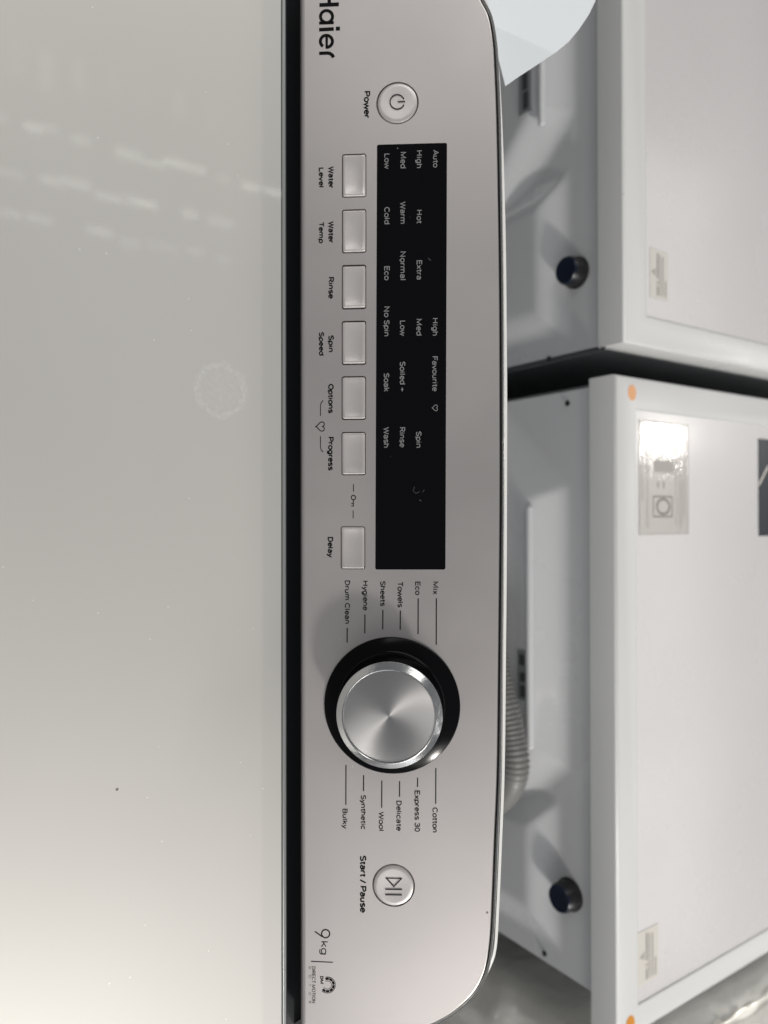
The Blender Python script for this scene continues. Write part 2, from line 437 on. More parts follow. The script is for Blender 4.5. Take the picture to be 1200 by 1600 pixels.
for b, nm in zip(BT, names):
    c = (pan(b[0], b[2])+pan(b[1], b[3]))/2
    M = PM @ Matrix.Translation((c.x, c.y, 0))
    if key0 is None:
        vs, fs = key_mesh(abs(b[3]-b[2])*PX-.0008, abs(b[1]-b[0])*PX-.0008)
        key0 = o = mk('push_button', vs, fs, MAT['button'], washer, M, True)
    else:
        o = link('push_button', key0.data, None, washer, M)
    o['label'] = 'rectangular silver button above the words '+nm
rbs = []
for c, nm in zip(RB, ('power', 'start and pause')):
    p = pan(*c); M = PM @ Matrix.Translation((p.x, p.y, 0)); R = 31.2*PX
    o = lathe('round_button', [(0, .0003), (R*.5, .0004), (R*.8, .0006), (R*.92, .0006), (R*.975, .0003), (R, -.0003), (R, -.002)], MAT['button'], washer, M, 64)
    o['label'] = 'round silver %s button' % nm; rbs.append(o)

# ---- programme dial
kc = pan(612.3, 1101.5); KM = PM @ Matrix.Translation((kc.x, kc.y, 0))
dial = lathe('programme_dial', [(.0371, 0), (.0371, .0010), (.0366, .0015), (.0300, .0018), (.0288, .0024), (.0278, .0045), (.0272, .0090), (.0268, .0195), (.0268, .0205)], MAT['gloss_black'], washer, KM, 128, 50)
lathe('dial_bezel', [(.0267, .0203), (.0274, .0205), (.0276, .0211), (.0275, .0216), (.0243, .0246), (.0240, .0247), (.0237, .0244), (.0236, .0238)], MAT['bezel'], dial, KM, 128, 20)
lathe('dial_face', [(.0237, .0237), (.0229, .0238), (.0120, .02375), (.0012, .0237), (0, .0236)], MAT['knob_face'], dial, KM, 128, 60)

# ================================================================== printing on the face
# ---- a monoline alphabet like the sans serif printed on the panel (cap height 1, x-height .74)
def ea(cx, cy, rx, ry, a0, a1, n=14): return [(cx+rx*math.cos(math.radians(a0+(a1-a0)*k/n)), cy+ry*math.sin(math.radians(a0+(a1-a0)*k/n))) for k in range(n+1)]
XH = .74
_bowl = lambda cx: ea(cx, .37, .255, .37, 0, 360, 28)
def _S(w, h, cx):
    r = h/4; return ea(cx, h-r*.98, w/2, r*.98, 25, 180, 9)+[(cx-w/2+.02, h*.68)]+[(cx-w*.12, h*.545), (cx+w*.14, h*.465)]+ea(cx, r*1.02, w/2, r*1.02, 40, -155, 12)
GL = {
 'A': ([[(.0, 0), (.33, 1), (.66, 0)], [(.12, .33), (.54, .33)]], .68),
 'B': ([[(.08, 0), (.08, 1), (.33, 1)]+ea(.33, .76, .22, .24, 90, -90, 9)+[(.08, .52)], [(.33, .52)]+ea(.34, .26, .25, .26, 90, -90, 9)+[(.08, 0)]], .68),
 'C': ([ea(.37, .5, .31, .5, 38, 322, 24)], .72),
 'D': ([[(.08, 0), (.08, 1), (.28, 1)]+ea(.28, .5, .34, .5, 90, -90, 14)+[(.08, 0)]], .72),
 'E': ([[(.56, 1), (.08, 1), (.08, 0), (.57, 0)], [(.08, .53), (.50, .53)]], .62),
 'F': ([[(.56, 1), (.08, 1), (.08, 0)], [(.08, .50), (.50, .50)]], .60),
 'H': ([[(.08, 0), (.08, 1)], [(.62, 0), (.62, 1)], [(.08, .53), (.62, .53)]], .78),
 'I': ([[(.08, 0), (.08, 1)]], .24),
 'L': ([[(.08, 1), (.08, 0), (.54, 0)]], .58),
 'M': ([[(.08, 0), (.08, 1), (.42, .12), (.76, 1), (.76, 0)]], .92),
 'N': ([[(.08, 0), (.08, 1), (.62, 0), (.62, 1)]], .78),
 'O': ([ea(.38, .5, .32, .5, 0, 360, 30)], .76),
 'P': ([[(.08, 0), (.08, 1), (.35, 1)]+ea(.35, .73, .24, .27, 90, -90, 10)+[(.08, .46)]], .66),
 'R': ([[(.08, 0), (.08, 1), (.33, 1)]+ea(.33, .73, .24, .27, 90, -90, 10)+[(.08, .46)], [(.34, .46), (.60, 0)]], .68),
 'S': ([_S(.50, 1.0, .32)], .64),
 'T': ([[(.02, 1), (.62, 1)], [(.32, 1), (.32, 0)]], .64),
 'W': ([[(.02, 1), (.24, 0), (.45, .92), (.66, 0), (.88, 1)]], .92),
 'a': ([ea(.27, .53, .20, .21, 155, 0, 9)+[(.47, .10), (.49, 0)], [(.47, .42), (.28, .42)]+ea(.25, .21, .19, .21, 90, 300, 12)+[(.47, .15)]], .58),
 'c': ([ea(.29, .37, .24, .37, 40, 320, 18)], .55),
 'd': ([ea(.27, .37, .22, .37, 0, 360, 22), [(.50, 0), (.50, 1.04)]], .60),
 'b': ([ea(.32, .37, .22, .37, 0, 360, 22), [(.08, 0), (.08, 1.04)]], .60),
 'e': ([[(.06, .40), (.51, .40)]+ea(.285, .37, .225, .37, 8, 318, 22)], .57),
 'g': ([ea(.27, .37, .22, .37, 0, 360, 22), [(.50, .74), (.50, -.02)]+ea(.29, -.04, .21, .23, 0, -145, 9)], .60),
 'h': ([[(.08, 0), (.08, 1.04)], [(.08, .48)]+ea(.28, .50, .20, .24, 160, 0, 9)+[(.48, 0)]], .59),
 'i': ([[(.09, 0), (.09, .74)], [(.09, .91), (.09, 1.0)]], .24),
 'k': ([[(.08, 0), (.08, 1.04)], [(.46, .74), (.09, .30)], [(.20, .43), (.49, 0)]], .54),
 'l': ([[(.09, 0), (.09, 1.04)]], .24),
 'm': ([[(.08, 0), (.08, .74)], [(.08, .48)]+ea(.26, .52, .18, .22, 160, 0, 8)+[(.44, 0)], [(.44, .48)]+ea(.62, .52, .18, .22, 160, 0, 8)+[(.80, 0)]], .93),
 'n': ([[(.08, 0), (.08, .74)], [(.08, .48)]+ea(.28, .50, .20, .24, 160, 0, 9)+[(.48, 0)]], .60),
 'o': ([ea(.30, .37, .245, .37, 0, 360, 26)], .60),
 'p': ([ea(.32, .37, .22, .37, 0, 360, 22), [(.08, -.28), (.08, .74)]], .60),
 'r': ([[(.08, 0), (.08, .74)], [(.08, .46)]+ea(.28, .50, .20, .22, 160, 75, 6)], .37),
 's': ([_S(.40, .74, .265)], .53),
 't': ([[(.17, .92), (.17, .16)]+ea(.29, .14, .12, .14, 180, 285, 5), [(.01, .72), (.34, .72)]], .37),
 'u': ([[(.08, .74), (.08, .24)]+ea(.27, .24, .19, .24, 180, 345, 9), [(.48, .74), (.48, 0)]], .60),
 'v': ([[(.02, .74), (.25, .02), (.48, .74)]], .51),
 'w': ([[(.02, .74), (.21, .02), (.40, .70), (.59, .02), (.78, .74)]], .81),
 'x': ([[(.03, .74), (.46, 0)], [(.46, .74), (.03, 0)]], .51),
 'y': ([[(.02, .74), (.25, .04)], [(.49, .74), (.22, -.12), (.15, -.23), (.03, -.26)]], .51),
 '3': ([ea(.29, .76, .22, .24, 165, -80, 12)+[(.24, .53)], [(.27, .53)]+ea(.29, .27, .24, .27, 85, -165, 12)], .60),
 '0': ([ea(.30, .5, .22, .5, 0, 360, 28)], .60),
 '/': ([[(.02, -.12), (.34, 1.0)]], .38),
 '+': ([[(.04, .42), (.52, .42)], [(.28, .67), (.28, .17)]], .56),
 ' ': ([], .27),
}
def ribbon(P, hw, z):
    P = [Vector(p) for p in P]
    Q = [P[0]]
    for p in P[1:]:
        if (p-Q[-1]).length > 1e-7: Q.append(p)
    P = Q; closed = len(P) > 3 and (P[0]-P[-1]).length < 1e-5
    if closed: P = P[:-1]
    n = len(P); vs = []; fs = []
    for i in range(n):
        a = P[i-1] if (i > 0 or closed) else None; b = P[(i+1) % n] if (i < n-1 or closed) else None
        d1 = (P[i]-a).normalized() if a is not None else (b-P[i]).normalized()
        d2 = (b-P[i]).normalized() if b is not None else d1
        d = d1+d2
        if d.length < .05: d = d1
        d.normalize(); q = Vector((-d.y, d.x)); k = 1/max(.45, abs(q.dot(Vector((-d1.y, d1.x)))))
        vs += [(P[i].x+q.x*hw*k, P[i].y+q.y*hw*k, z), (P[i].x-q.x*hw*k, P[i].y-q.y*hw*k, z)]
    for i in range(n if closed else n-1):
        j = (i+1) % n; fs.append((2*i, 2*i+1, 2*j+1, 2*j))
    return vs, fs
def word(s, base, top, y0, y1, m, parent, weight=.075, z=.00006, name='printed_word'):
    """reading direction runs down the photo; base/top are the baseline and the cap height"""
    pen = 0; strokes = []
    for ch in s:
        g, adv = GL[ch]
        for st in g: strokes.append([(x+pen, y) for x, y in st])
        pen += adv + .035
    xs = [p[0] for st in strokes for p in st]; X0, X1 = min(xs), max(xs)
    a = pan(base, y0); b = pan(base, y1); k = (top-base)*PX; hw = weight*k/2
    ky = k-2*hw; kx = (b.x-a.x-2*hw)/(X1-X0)
    V = []; Fc = []
    for i, st in enumerate(strokes):
        vs, fs = ribbon([(a.x+hw+(x-X0)*kx, a.y+hw+y*ky) for x, y in st], hw, z+i*4e-7)
        q = len(V); V += vs; Fc += [tuple(t+q for t in f) for f in fs]
    return mk(name, V, Fc, m, parent, PM)
B = MAT['ink']; G = MAT['grey_ink']
bold = .225
for s, b, t, y0, y1 in [('Power', 568.5, 578.5, 142.5, 185.5), ('Water', 513, 522, 260, 294.7), ('Level', 498, 506.5, 262, 292.8), ('Water', 513, 522, 345.7, 380.3), ('Temp', 498, 506.3, 346.5, 380.5),
                        ('Rinse', 513, 522, 433, 467), ('Spin', 513, 521.8, 524, 550.3), ('Speed', 498.3, 506.5, 518.8, 555.7), ('Options', 512.7, 521.6, 600, 646), ('Progress', 512.6, 521.5, 682.7, 735.4),
                        ('Delay', 512, 520.8, 839, 871.5), ('Start / Pause', 562.3, 572.5, 1336.5, 1426)]:
    word(s, b, t, y0, y1, B, panel, bold)
for s, b, t, y0, y1 in [('Mix', 676.3, 684.8, 908.7, 929), ('Eco', 648.6, 657, 908.7, 930), ('Towels', 621, 629.7, 908.5, 949.3), ('Sheets', 594, 602.5, 908, 947.3), ('Hygiene', 566.8, 575.3, 907.5, 954),
                        ('Drum Clean', 538.7, 547, 907, 974.5), ('Cotton', 675.6, 684, 1261.5, 1300.6), ('Express 30', 647.6, 656.2, 1235, 1299.5), ('Delicate', 619.2, 627.6, 1251, 1298.3),
                        ('Wool', 591.8, 600, 1268, 1298), ('Synthetic', 563.6, 572, 1242, 1296), ('Bulky', 535, 543.2, 1263.5, 1295)]:
    word(s, b, t, y0, y1, B, panel, .185)
for s, b, t, y0, y1 in [('Auto', 676.5, 685, 234, 261.8), ('High', 650.8, 659.6, 235, 262.5), ('Med', 625.6, 634.5, 237.5, 263), ('Low', 600.5, 609, 240, 264),
                        ('Hot', 651, 659.5, 328, 349.5), ('Warm', 625.3, 634, 315, 349.5), ('Cold', 600.3, 609, 323.5, 350.3),
                        ('Extra', 651, 659.5, 406.7, 437), ('Normal', 625.2, 634, 393, 437.5), ('Eco', 600.3, 609, 416, 438),
                        ('High', 675.8, 684.3, 497, 524.3), ('Med', 650.5, 659, 498.3, 524.3), ('Low', 625, 633.6, 501, 525), ('No Spin', 600, 608.6, 479, 525.3),
                        ('Favourite', 675.3, 683.8, 556.7, 611.5), ('Soiled +', 624.6, 633.3, 565, 612), ('Soak', 599.6, 608.3, 583, 612),
                        ('Spin', 650, 658.5, 674, 699.5), ('Rinse', 624.4, 633, 667.6, 699), ('Wash', 599.4, 608, 667.3, 699.3)]:
    word(s, b, t, y0, y1, G, disp, .16, z=-.0001, name='display_word')
def stroke(pts, wpx, m, parent, name='printed_line', closed=False, z=.00006, M=None, conv=pan):
    P = [conv(*p) for p in pts]; n = len(P); hw = wpx*PX/2; vs = []; fs = []
    for i in range(n):
        a = P[i-1] if (i > 0 or closed) else P[i]; b = P[(i+1) % n] if (i < n-1 or closed) else P[i]
        d1 = (P[i]-a); d2 = (b-P[i])
        d = ((d1.normalized() if d1.length else Vector((0, 0)))+(d2.normalized() if d2.length else Vector((0, 0)))).normalized()
        q = Vector((-d.y, d.x))
        e = d1.normalized() if d1.length else d2.normalized()
        kk = 1/max(.5, abs(q.dot(Vector((-e.y, e.x)))))
        vs += [(P[i].x+q.x*hw*kk, P[i].y+q.y*hw*kk, z), (P[i].x-q.x*hw*kk, P[i].y-q.y*hw*kk, z)]
    for i in range(n if closed else n-1):
        j = (i+1) % n; fs.append((2*i, 2*i+1, 2*j+1, 2*j))
    return vs, fs
def draw(strokes, m, parent, name, z=.00006, M=None):
    """several strokes -> ONE printed mark"""
    V = []; Fc = []
    for st in strokes:
        vs, fs = stroke(st[0], st[1], m, parent, closed=len(st) > 2 and st[2], z=z)
        s = len(V); V += vs; Fc += [tuple(a+s for a in q) for q in fs]
    return mk(name, V, Fc, m, parent, M or PM)
for x, y0, y1 in ((681.6, 934.7, 1007.5), (653.2, 935, 991), (625.3, 954, 984), (598, 953, 983.5), (570, 960, 989.5), (542.3, 981, 1004), (680.8, 1200, 1256), (652.3, 1215, 1229.5), (624.2, 1220.5, 1245), (596.4, 1219.5, 1262), (568, 1211, 1236), (540.4, 1195, 1257.5)):
    draw([([(x+.2, y0), (x, y1)], 1.8)], B, panel, 'printed_line')
def arc(cx, cy, r, a0, a1, n=24): return [(cx+r*math.sin(math.radians(a0+(a1-a0)*k/n)), cy-r*math.cos(math.radians(a0+(a1-a0)*k/n))) for k in range(n+1)]
def heart(cx, cy, s):
    o = []
    for k in range(40):
        t = 2*math.pi*k/40; hx = 16*math.sin(t)**3; hy = 13*math.cos(t)-5*math.cos(2*t)-2*math.cos(3*t)-math.cos(4*t)
        o.append((cx+hy*s/32+.04*s, cy+hx*s/33))
    return o
draw([(heart(500.6, 666.5, 15), 1.5, True)], B, panel, 'printed_heart')
draw([([(505, 625.5), (501.8, 629.5), (500.8, 633), (500.8, 650)], 1.3)], B, panel, 'printed_line')
draw([([(500.8, 681.5), (500.8, 699), (501.8, 703), (505, 706.5)], 1.3)], B, panel, 'printed_line')
draw([(heart(679.6, 637.2, 9.5), 1.0, True)], G, disp, 'display_heart', z=-.0001)
draw([([(552.3, 756.5), (552.3, 768)], 1.3)], B, panel, 'printed_line')
draw([([(551.8, 797.5), (551.8, 810)], 1.3)], B, panel, 'printed_line')
draw([(arc(552.2, 777.5, 3.4, 0, 360)[:-1], 1.5, True), ([(552.2, 781), (552, 791.5)], 1.5), ([(552, 786.5), (549, 786.5)], 1.4), ([(552, 790.5), (548.6, 790.5)], 1.4)], B, panel, 'printed_key')
# power and play/pause symbols (on the round buttons)
zt = .00075
draw([(arc(620.5, 160.5, 11.3, 15, 75), 1.7), (arc(620.5, 160.5, 11.3, 105, 375), 1.7)][:0]+[(arc(620.8, 160.3, 11.2, 112, 428, 40), 1.7), ([(621.5, 160), (633, 159.6)], 1.7)], B, rbs[0], 'power_symbol', z=zt)
draw([([(603.5, 1371.2), (627.5, 1372), (615.5, 1384.5)], 1.7, True), ([(602, 1388.6), (628, 1389)], 1.7), ([(602, 1397), (628, 1397.4)], 1.7)], B, rbs[1], 'play_pause_symbol', z=zt)
# maker's name, letter by letter
def ringpts(cx, cy, r, a0=0, a1=360, n=36): return arc(cx, cy, r, a0, a1, n)
draw([([(499, -13), (530, -14)], 6.0), ([(514, -12), (514.5, 5)], 5.5), ([(499, 8), (529.5, 6.8)], 6.2)], B, panel, 'brand_letter')
draw([(ringpts(510.2, 26, 9.4)[:-1], 5.0, True), ([(498.6, 36.2), (521.6, 35.4)], 5.0)], B, panel, 'brand_letter')
draw([([(498.6, 46.6), (521.6, 45.3)], 5.8), ([(524.7, 44.8), (531.2, 44.8)], 6.2)], B, panel, 'brand_letter')
draw([(ringpts(510, 64.7, 9.4, 180, -146, 34), 5.0), ([(510.4, 56), (510.6, 76.2)], 4.0)], B, panel, 'brand_letter')
draw([([(498.6, 83.6), (512, 82.9), (515.6, 83.6), (518.8, 85.8), (521.3, 89.8)], 5.4)], B, panel, 'brand_letter')
# capacity and motor mark
draw([(ringpts(508.8, 1458.8, 6.3)[:-1], 2.1, True), ([(491.8, 1455.2), (503.6, 1463.6)], 2.0)], B, panel, 'capacity_digit')
word('kg', 501.3, 512.5, 1470.5, 1491.3, B, panel, .14)
draw([([(486, 1502), (520.3, 1503.6)], 1.5)], B, panel, 'printed_line')
word('DIRECT MOTION', 487.2, 493, 1510, 1567, B, panel, .15)
for ch, y0, y1 in (('M', 1510, 1514), ('O', 1523, 1528), ('T', 1537.3, 1540.5), ('O', 1550, 1555), ('R', 1564, 1567.5)):
    word(ch, 482.2, 486, y0, y1, B, panel, .13)
word('DM', 500.2, 505.5, 1525, 1537, B, panel, .26)
ring = []
for a0, a1 in ((-18, 14), (18, 50), (54, 86), (90, 122), (126, 158), (162, 194), (198, 228)): ring.append((arc(511.5, 1539, 9.8, a0, a1, 6), 3.6))
ring.append((arc(511.5, 1539, 6.4, -30, 240, 24), .8)); ring.append((arc(511.5, 1539, 12.6, -12, 222, 30), .9))
draw(ring, B, panel, 'motor_emblem')
# scuffs on the display window
for st in (([(648, 760), (645.5, 767), (650, 771), (656, 768)], .5), ([(655.5, 781), (657.8, 783)], 1.2), ([(663, 765), (660, 770)], .5), ([(669, 403), (671.5, 406), (673.5, 406.5)], .9)):
    draw([st], MAT['scratch'], disp, 'scratch', z=-.0001)

# ================================================================== lid and cabinet
XL, XR = -.303, .2925
lid = root_part = None
def lidbox(name, y0, y1, z0, z1, m, parent, bev=0): return box(name, (XL, y0, z0), (XR, y1, z1), m, parent, bev)
lid = lidbox('lid', -.47, LE, LZ-.0042, LZ, MAT['lid'], washer, .0005)
ylip = (PM @ Vector((0, PVF-.0031, -.003))).y
lidbox('glass_edge_strip', LE, LE+.0008, LZ-.0040, LZ-.0008, MAT['glass_edge'], lid)
box('edge_moulding', (XL, LE+.0009, LZ-.008), (XR, LE+.0029, LZ-.0006), MAT['frame_grey'], lid, .0004)
box('moulding_foot', (XL, LE+.0029, LZ-.009), (XR, LE+.0047, LZ-.0030), MAT['dark_frame'], lid, .0004)
box('lid_frame', (XL, -.468, LZ-.016), (XR, LE+.0006, LZ-.0046), MAT['frame_grey'], lid, .0008)
box('hinge_channel', (XL-.004, LE+.0020, LZ-.030), (XR+.004, ylip+.035, LZ-.020), MAT['deep'], washer)
box('cabinet', (XL-.004, -.48, .03), (XR+.006, .040, .895), MAT['enamel'], washer, .004)
box('top_deck', (XL-.005, -.482, .8955), (XR+.007, ylip+.004, .906), MAT['frame_grey'], washer, .003)
for x in (XL+.03, XR-.03):
    for y in (-.44, 0): lathe('foot', [(0, 0), (.02, 0), (.022, .01), (.012, .012), (.012, .03)], MAT['black'], washer, Matrix.Translation((x, y, 0)), 20)

# ================================================================== FRONT LOADERS BEHIND
def sm(t): t = max(0, min(1, t)); return t*t*(3-2*t)
def front_loader(loc_x0, loc_x1, yr, zt, label, bulge, bulge2, inset_r, rim):
    r = root('front_loader', ((loc_x0+loc_x1)/2, yr+.29, 0), label, 'washing machine', 'white washing machines standing behind with their backs turned')
    y1 = yr+.58
    a, b, c, d = loc_x0, loc_x1, yr, y1
    fr, fl_, ff = rim
    ix0, ix1, iy0, iy1 = a+fl_, b-fr, c+ff, d-.03
    t = .031
    # rim of the worktop as one ring with rounded outer edge, panel sunk 1.5 mm inside
    def loop(x0, x1, y0, y1, z): return [(x0, y0, z), (x1, y0, z), (x1, y1, z), (x0, y1, z)]
    L_ = [loop(a, b, c, d, zt-t), loop(a, b, c, d, zt-.003), loop(a+.0008, b-.0008, c+.0008, d-.0008, zt-.0009), loop(a+.003, b-.003, c+.003, d-.003, zt),
          loop(ix0-.003, ix1+.003, iy0-.003, iy1+.003, zt), loop(ix0-.001, ix1+.001, iy0-.001, iy1+.001, zt-.0004), loop(ix0, ix1, iy0, iy1, zt-.0022)]
    vs = [v for l in L_ for v in l]; fs = []
    for i in range(len(L_)-1):
        for k in range(4): fs.append((i*4+k, i*4+(k+1) % 4, i*4+4+(k+1) % 4, i*4+4+k))
    fs.append((3, 2, 1, 0))
    o = mk('worktop_rim', vs, fs, MAT['worktop_rim'], r, None, True); o.data.set_sharp_from_angle(angle=math.radians(50))
    mk('worktop', [(x, y, zt-.0016) for x, y, _ in loop(ix0-.0005, ix1+.0005, iy0-.0005, iy1+.0005, 0)], [(0, 1, 2, 3)], MAT['worktop'], r)
    # rear panel with its pressed relief
    x0, x1 = a+.002 if inset_r < .01 else a+.008, b-inset_r
    z0, z1 = .42, zt-t
    nx, nz = 150, 90; V = []; Fc = []
    for i in range(nx+1):
        for j in range(nz+1):
            X = x0+(x1-x0)*i/nx; Zz = z0+(z1-z0)*j/nz
            h = 0
            bx0, bx1, bz, sl = bulge                    # trapezoid: top corners, height, slope run
            drop = bz-Zz
            dl = (X-(bx0-drop*1.0))*.70; dr = ((bx1+drop*.95)-X)*.70
            dist = min(drop, dl, dr)
            h = max(h, .024*sm((dist+.018)/.042))
            cx0, cx1, cz = bulge2
            dist = min(cz-Zz, X-cx0, cx1-X)
            h = max(h, .014*sm((dist+.016)/.038))
            V.append((X, yr+.0022-h, Zz))
    for i in range(nx):
        for j in range(nz):
            q = i*(nz+1)+j; Fc.append((q, q+1, q+nz+2, q+nz+1))
    mk('rear_panel', V, Fc, MAT['enamel'], r, None, True)
    box('lower_rear_panel', (x0, yr+.004, .05), (x1, yr+.03, z0), MAT['enamel'], r, .002)
    box('cabinet', (a+.001, yr+.022, .03), (b-max(.001, inset_r*.9), d-.01, zt-t-.0005), MAT['side'], r, .002)
    for x in (a+.05, b-.05):
        for y in (c+.05, d-.05): lathe('foot', [(0, 0), (.02, 0), (.022, .01), (.012, .012), (.012, .03)], MAT['black'], r, Matrix.Translation((x, y, 0)), 16)
    return r
ZT = .8475
Y1, Y2 = .3515, .3385
mA = front_loader(-.778, -.1605, Y1, ZT, 'white front loading washer seen from behind, paper warning label on top, no hose or diagram', (-.90, -.4096, .772, 0), (-.335, -.190, .765), .002, (.030, .05, .034))
mB = front_loader(-.1293, .4886, Y2, ZT, 'white front loading washer seen from behind with film covered diagram label and navy sticker', (-.0214, .2437, .772, 0), (.300, .420, .762), .032, (.0265, .0314, .031))
# pressed ledges, screws, holes, inlet caps
def onp(x, y, Y): return onY(x, y, Y)
for r, Y, p0, p1 in ((mA, Y1-.022, (845, -60), (836, 203)), (mB, Y2-.022, (826, 790), (830, 1172))):
    a, b = onp(*p0, Y), onp(*p1, Y)
    box('pressed_ledge', (a.x, Y-.003, a.z-.0038), (b.x, Y+.004, a.z+.0038), MAT['enamel'], r, .0030, 4)
def cyl_y(name, c, r0, r1, l, m, parent, prof=None):
    M = Matrix.Translation(c) @ Matrix.Rotation(math.radians(90), 4, 'X')    # +Z of the lathe points to -Y
    return lathe(name, prof or [(r0, 0), (r1, l), (0, l)], m, parent, M, 32)
for r, Y, c in ((mA, Y1, (903, 427)), (mB, Y2, (893, 1396))):
    p = onp(*c, Y+.004)
    o = cyl_y('inlet_valve', p, 0, 0, 0, MAT['black'], r, [(.016, 0), (.016, .004), (.0145, .005), (.0142, .0145), (.0125, .017), (.0125, .0165), (0, .0165)])
    cyl_y('valve_cap', p, 0, 0, 0, MAT['cap'], o, [(.0132, .0145), (.0138, .0165), (.0128, .0185), (.006, .0180), (0, .0182)])
    cyl_y('valve_tab', p+Vector((-.002, .003, .021)), 0, 0, 0, MAT['side'], r, [(.006, 0), (.005, .003), (.0025, .0036), (0, .002)])
for r, Y, cs in ((mA, Y1, [(856, 560), (941, 541)]), (mB, Y2, [(849, 1491), (885, 630)])):
    for c in cs:
        p = onp(*c, Y); cyl_y('screw', p+Vector((0, .002, 0)), 0, 0, 0, MAT['black'], r, [(.0027, 0), (.0026, .0012), (.0012, .0016), (0, .0010)])
# dark print blocks on the rear labels
for r, Y, x0, x1, y0, y1, marks in ((mA, Y1-.0225, 811, 828, 60, 172, [(816, 824, 66, 90), (815, 823, 96, 112), (817, 825, 118, 138), (818, 826, 146, 168)]),
                                    (mB, Y2-.0225, 809, 824, 1015, 1095, [(812, 820, 1022, 1040), (813, 821, 1050, 1066), (814, 821, 1070, 1090)])):
    a, b = onp(x0, y0, Y), onp(x1, y1, Y)
    lb = box('rating_label', (a.x, Y-.0006, a.z), (b.x, Y+.002, b.z+.001), MAT['side'], r)
    for m0 in marks:
        a, b = onp(m0[0], m0[2], Y), onp(m0[1], m0[3], Y); box('label_print', (a.x, Y-.0009, a.z), (b.x, Y-.0004, b.z), MAT['dark_frame'], lb)

# worktop stickers
def flat(name, px, z, m, parent, h=.0003, conv=None):
    P = [onZ(*p, z) for p in px]; n = len(P)
    return mk(name, [(p.x, p.y, z) for p in P]+[(p.x, p.y, z-h) for p in P], [tuple(range(n))]+[(i, (i+1) % n, n+(i+1) % n, n+i) for i in range(n)], m, parent)
def rect_on(name, x0, x1, y0, y1, z, m, parent, h=.0003, ang=0):
    return mk(name, [(x0, y0, z), (x1, y0, z), (x1, y1, z), (x0, y1, z), (x0, y0, z-h), (x1, y0, z-h), (x1, y1, z-h), (x0, y1, z-h)], [(0, 1, 2, 3), (0, 1, 5, 4), (1, 2, 6, 5), (2, 3, 7, 6), (3, 0, 4, 7)], m, parent)
def warning(r, x0, x1, y0, y1, blob):
    z = ZT-.0012
    st = rect_on('warning_label', x0, x1, y0, y1, z, MAT['label'], r)
    W, H = x1-x0, y1-y0
    cx, ty, th = x0+W*.47, y0+H*.20, H*.20
    q = z+.0001
    def tri(s): return [(cx+s*th*.62, ty+s*th*.5, q), (cx-s*th*.62, ty+s*th*.5, q), (cx, ty-s*th*.62, q)]
    A, B_ = tri(1), tri(.66)
    mk('warning_triangle', A+B_, [(0, 1, 4, 3), (1, 2, 5, 4), (2, 0, 3, 5)], MAT['label_ink'], st)
    rect_on('exclamation_mark', cx-.0005, cx+.0005, ty-th*.22, ty+th*.28, q, MAT['label_ink'], st, .00005)
    for k, (a, b) in enumerate(((.07, .58), (.64, .69), (.73, .93))): rect_on('label_print', x0+W*a, x0+W*b, y0+H*.38, y0+H*.45, q, MAT['label_ink'], st, .00005)
    for k, (a, b) in enumerate(((.10, .92), (.12, .92), (.60, .93))):
        yy = y0+H*(.52+.15*k); rect_on('label_print', x0+W*a, x0+W*(b), yy, yy+H*.05, q, MAT['label_ink'], st, .00005)
    return st
warning(mA, -.2575, -.2092, .3912, .4205, True)
warning(mB, .3962, .4475, .3696, .4010, False)
def disc_on(name, x, y, r, m, parent, z, sq=1):
    n = 28; mk(name, [(x+r*math.cos(2*math.pi*k/n), y+r*sq*math.sin(2*math.pi*k/n), z) for k in range(n)]+[(x+r*math.cos(2*math.pi*k/n), y+r*sq*math.sin(2*math.pi*k/n), z-.0003) for k in range(n)],
                [tuple(range(n))]+[(i, (i+1) % n, n+(i+1) % n, n+i) for i in range(n)], m, parent)
disc_on('orange_dot_sticker', -.1139, .3620, .0074, MAT['orange_pale'], mB, ZT+.0003, .8)
disc_on('orange_dot_sticker', .4760, .3560, .0080, MAT['orange'], mB, ZT+.0003, .8)
# film label with the diagram
z = ZT-.0011
fs_ = rect_on('instruction_label', -.090, .0205, .3735, .4530, z, MAT['film'], mB, .0005); fs_['label'] = 'grey instruction label with diagram under glossy film'
q = z+.0001; SI = MAT['sheet_ink']
for y0, y1, a, b in ((.3775, .3795, -.055, -.012), (.3840, .3850, -.075, .014), (.3872, .3880, -.060, .014), (.4310, .4322, -.075, .012), (.4365, .4375, -.055, .014), (.4392, .4402, -.040, .014), (.4420, .4430, -.035, .010), (.4455, .4475, -.060, .002)):
    rect_on('label_print', a, b, y0, y1, q, SI, fs_, .00005)
rect_on('label_print', -.052, -.0405, .3960, .4280, q, SI, fs_, .00005)
def frame_on(name, x0, x1, y0, y1, t, q, m, parent):
    vs = [(x0, y0, q), (x1, y0, q), (x1, y1, q), (x0, y1, q), (x0+t, y0+t, q), (x1-t, y0+t, q), (x1-t, y1-t, q), (x0+t, y1-t, q)]
    mk(name, vs, [(i, (i+1) % 4, 4+(i+1) % 4, 4+i) for i in range(4)], m, parent)
frame_on('diagram_frame', -.0175, .0035, .3945, .4260, .0016, q, MAT['label_ink'], fs_)
n = 30; cx, cy = -.007, .411
mk('diagram_drum', [(cx+.0085*math.cos(2*math.pi*k/n), cy+.0115*math.sin(2*math.pi*k/n), q) for k in range(n)]+[(cx+.006*math.cos(2*math.pi*k/n), cy+.0085*math.sin(2*math.pi*k/n), q) for k in range(n)],
   [(k, (k+1) % n, n+(k+1) % n, n+k) for k in range(n)], MAT['label_ink'], fs_)
for y in (.402, .411): rect_on('diagram_arrow', -.031, -.025, y, y+.0018, q, MAT['label_ink'], fs_, .00005)
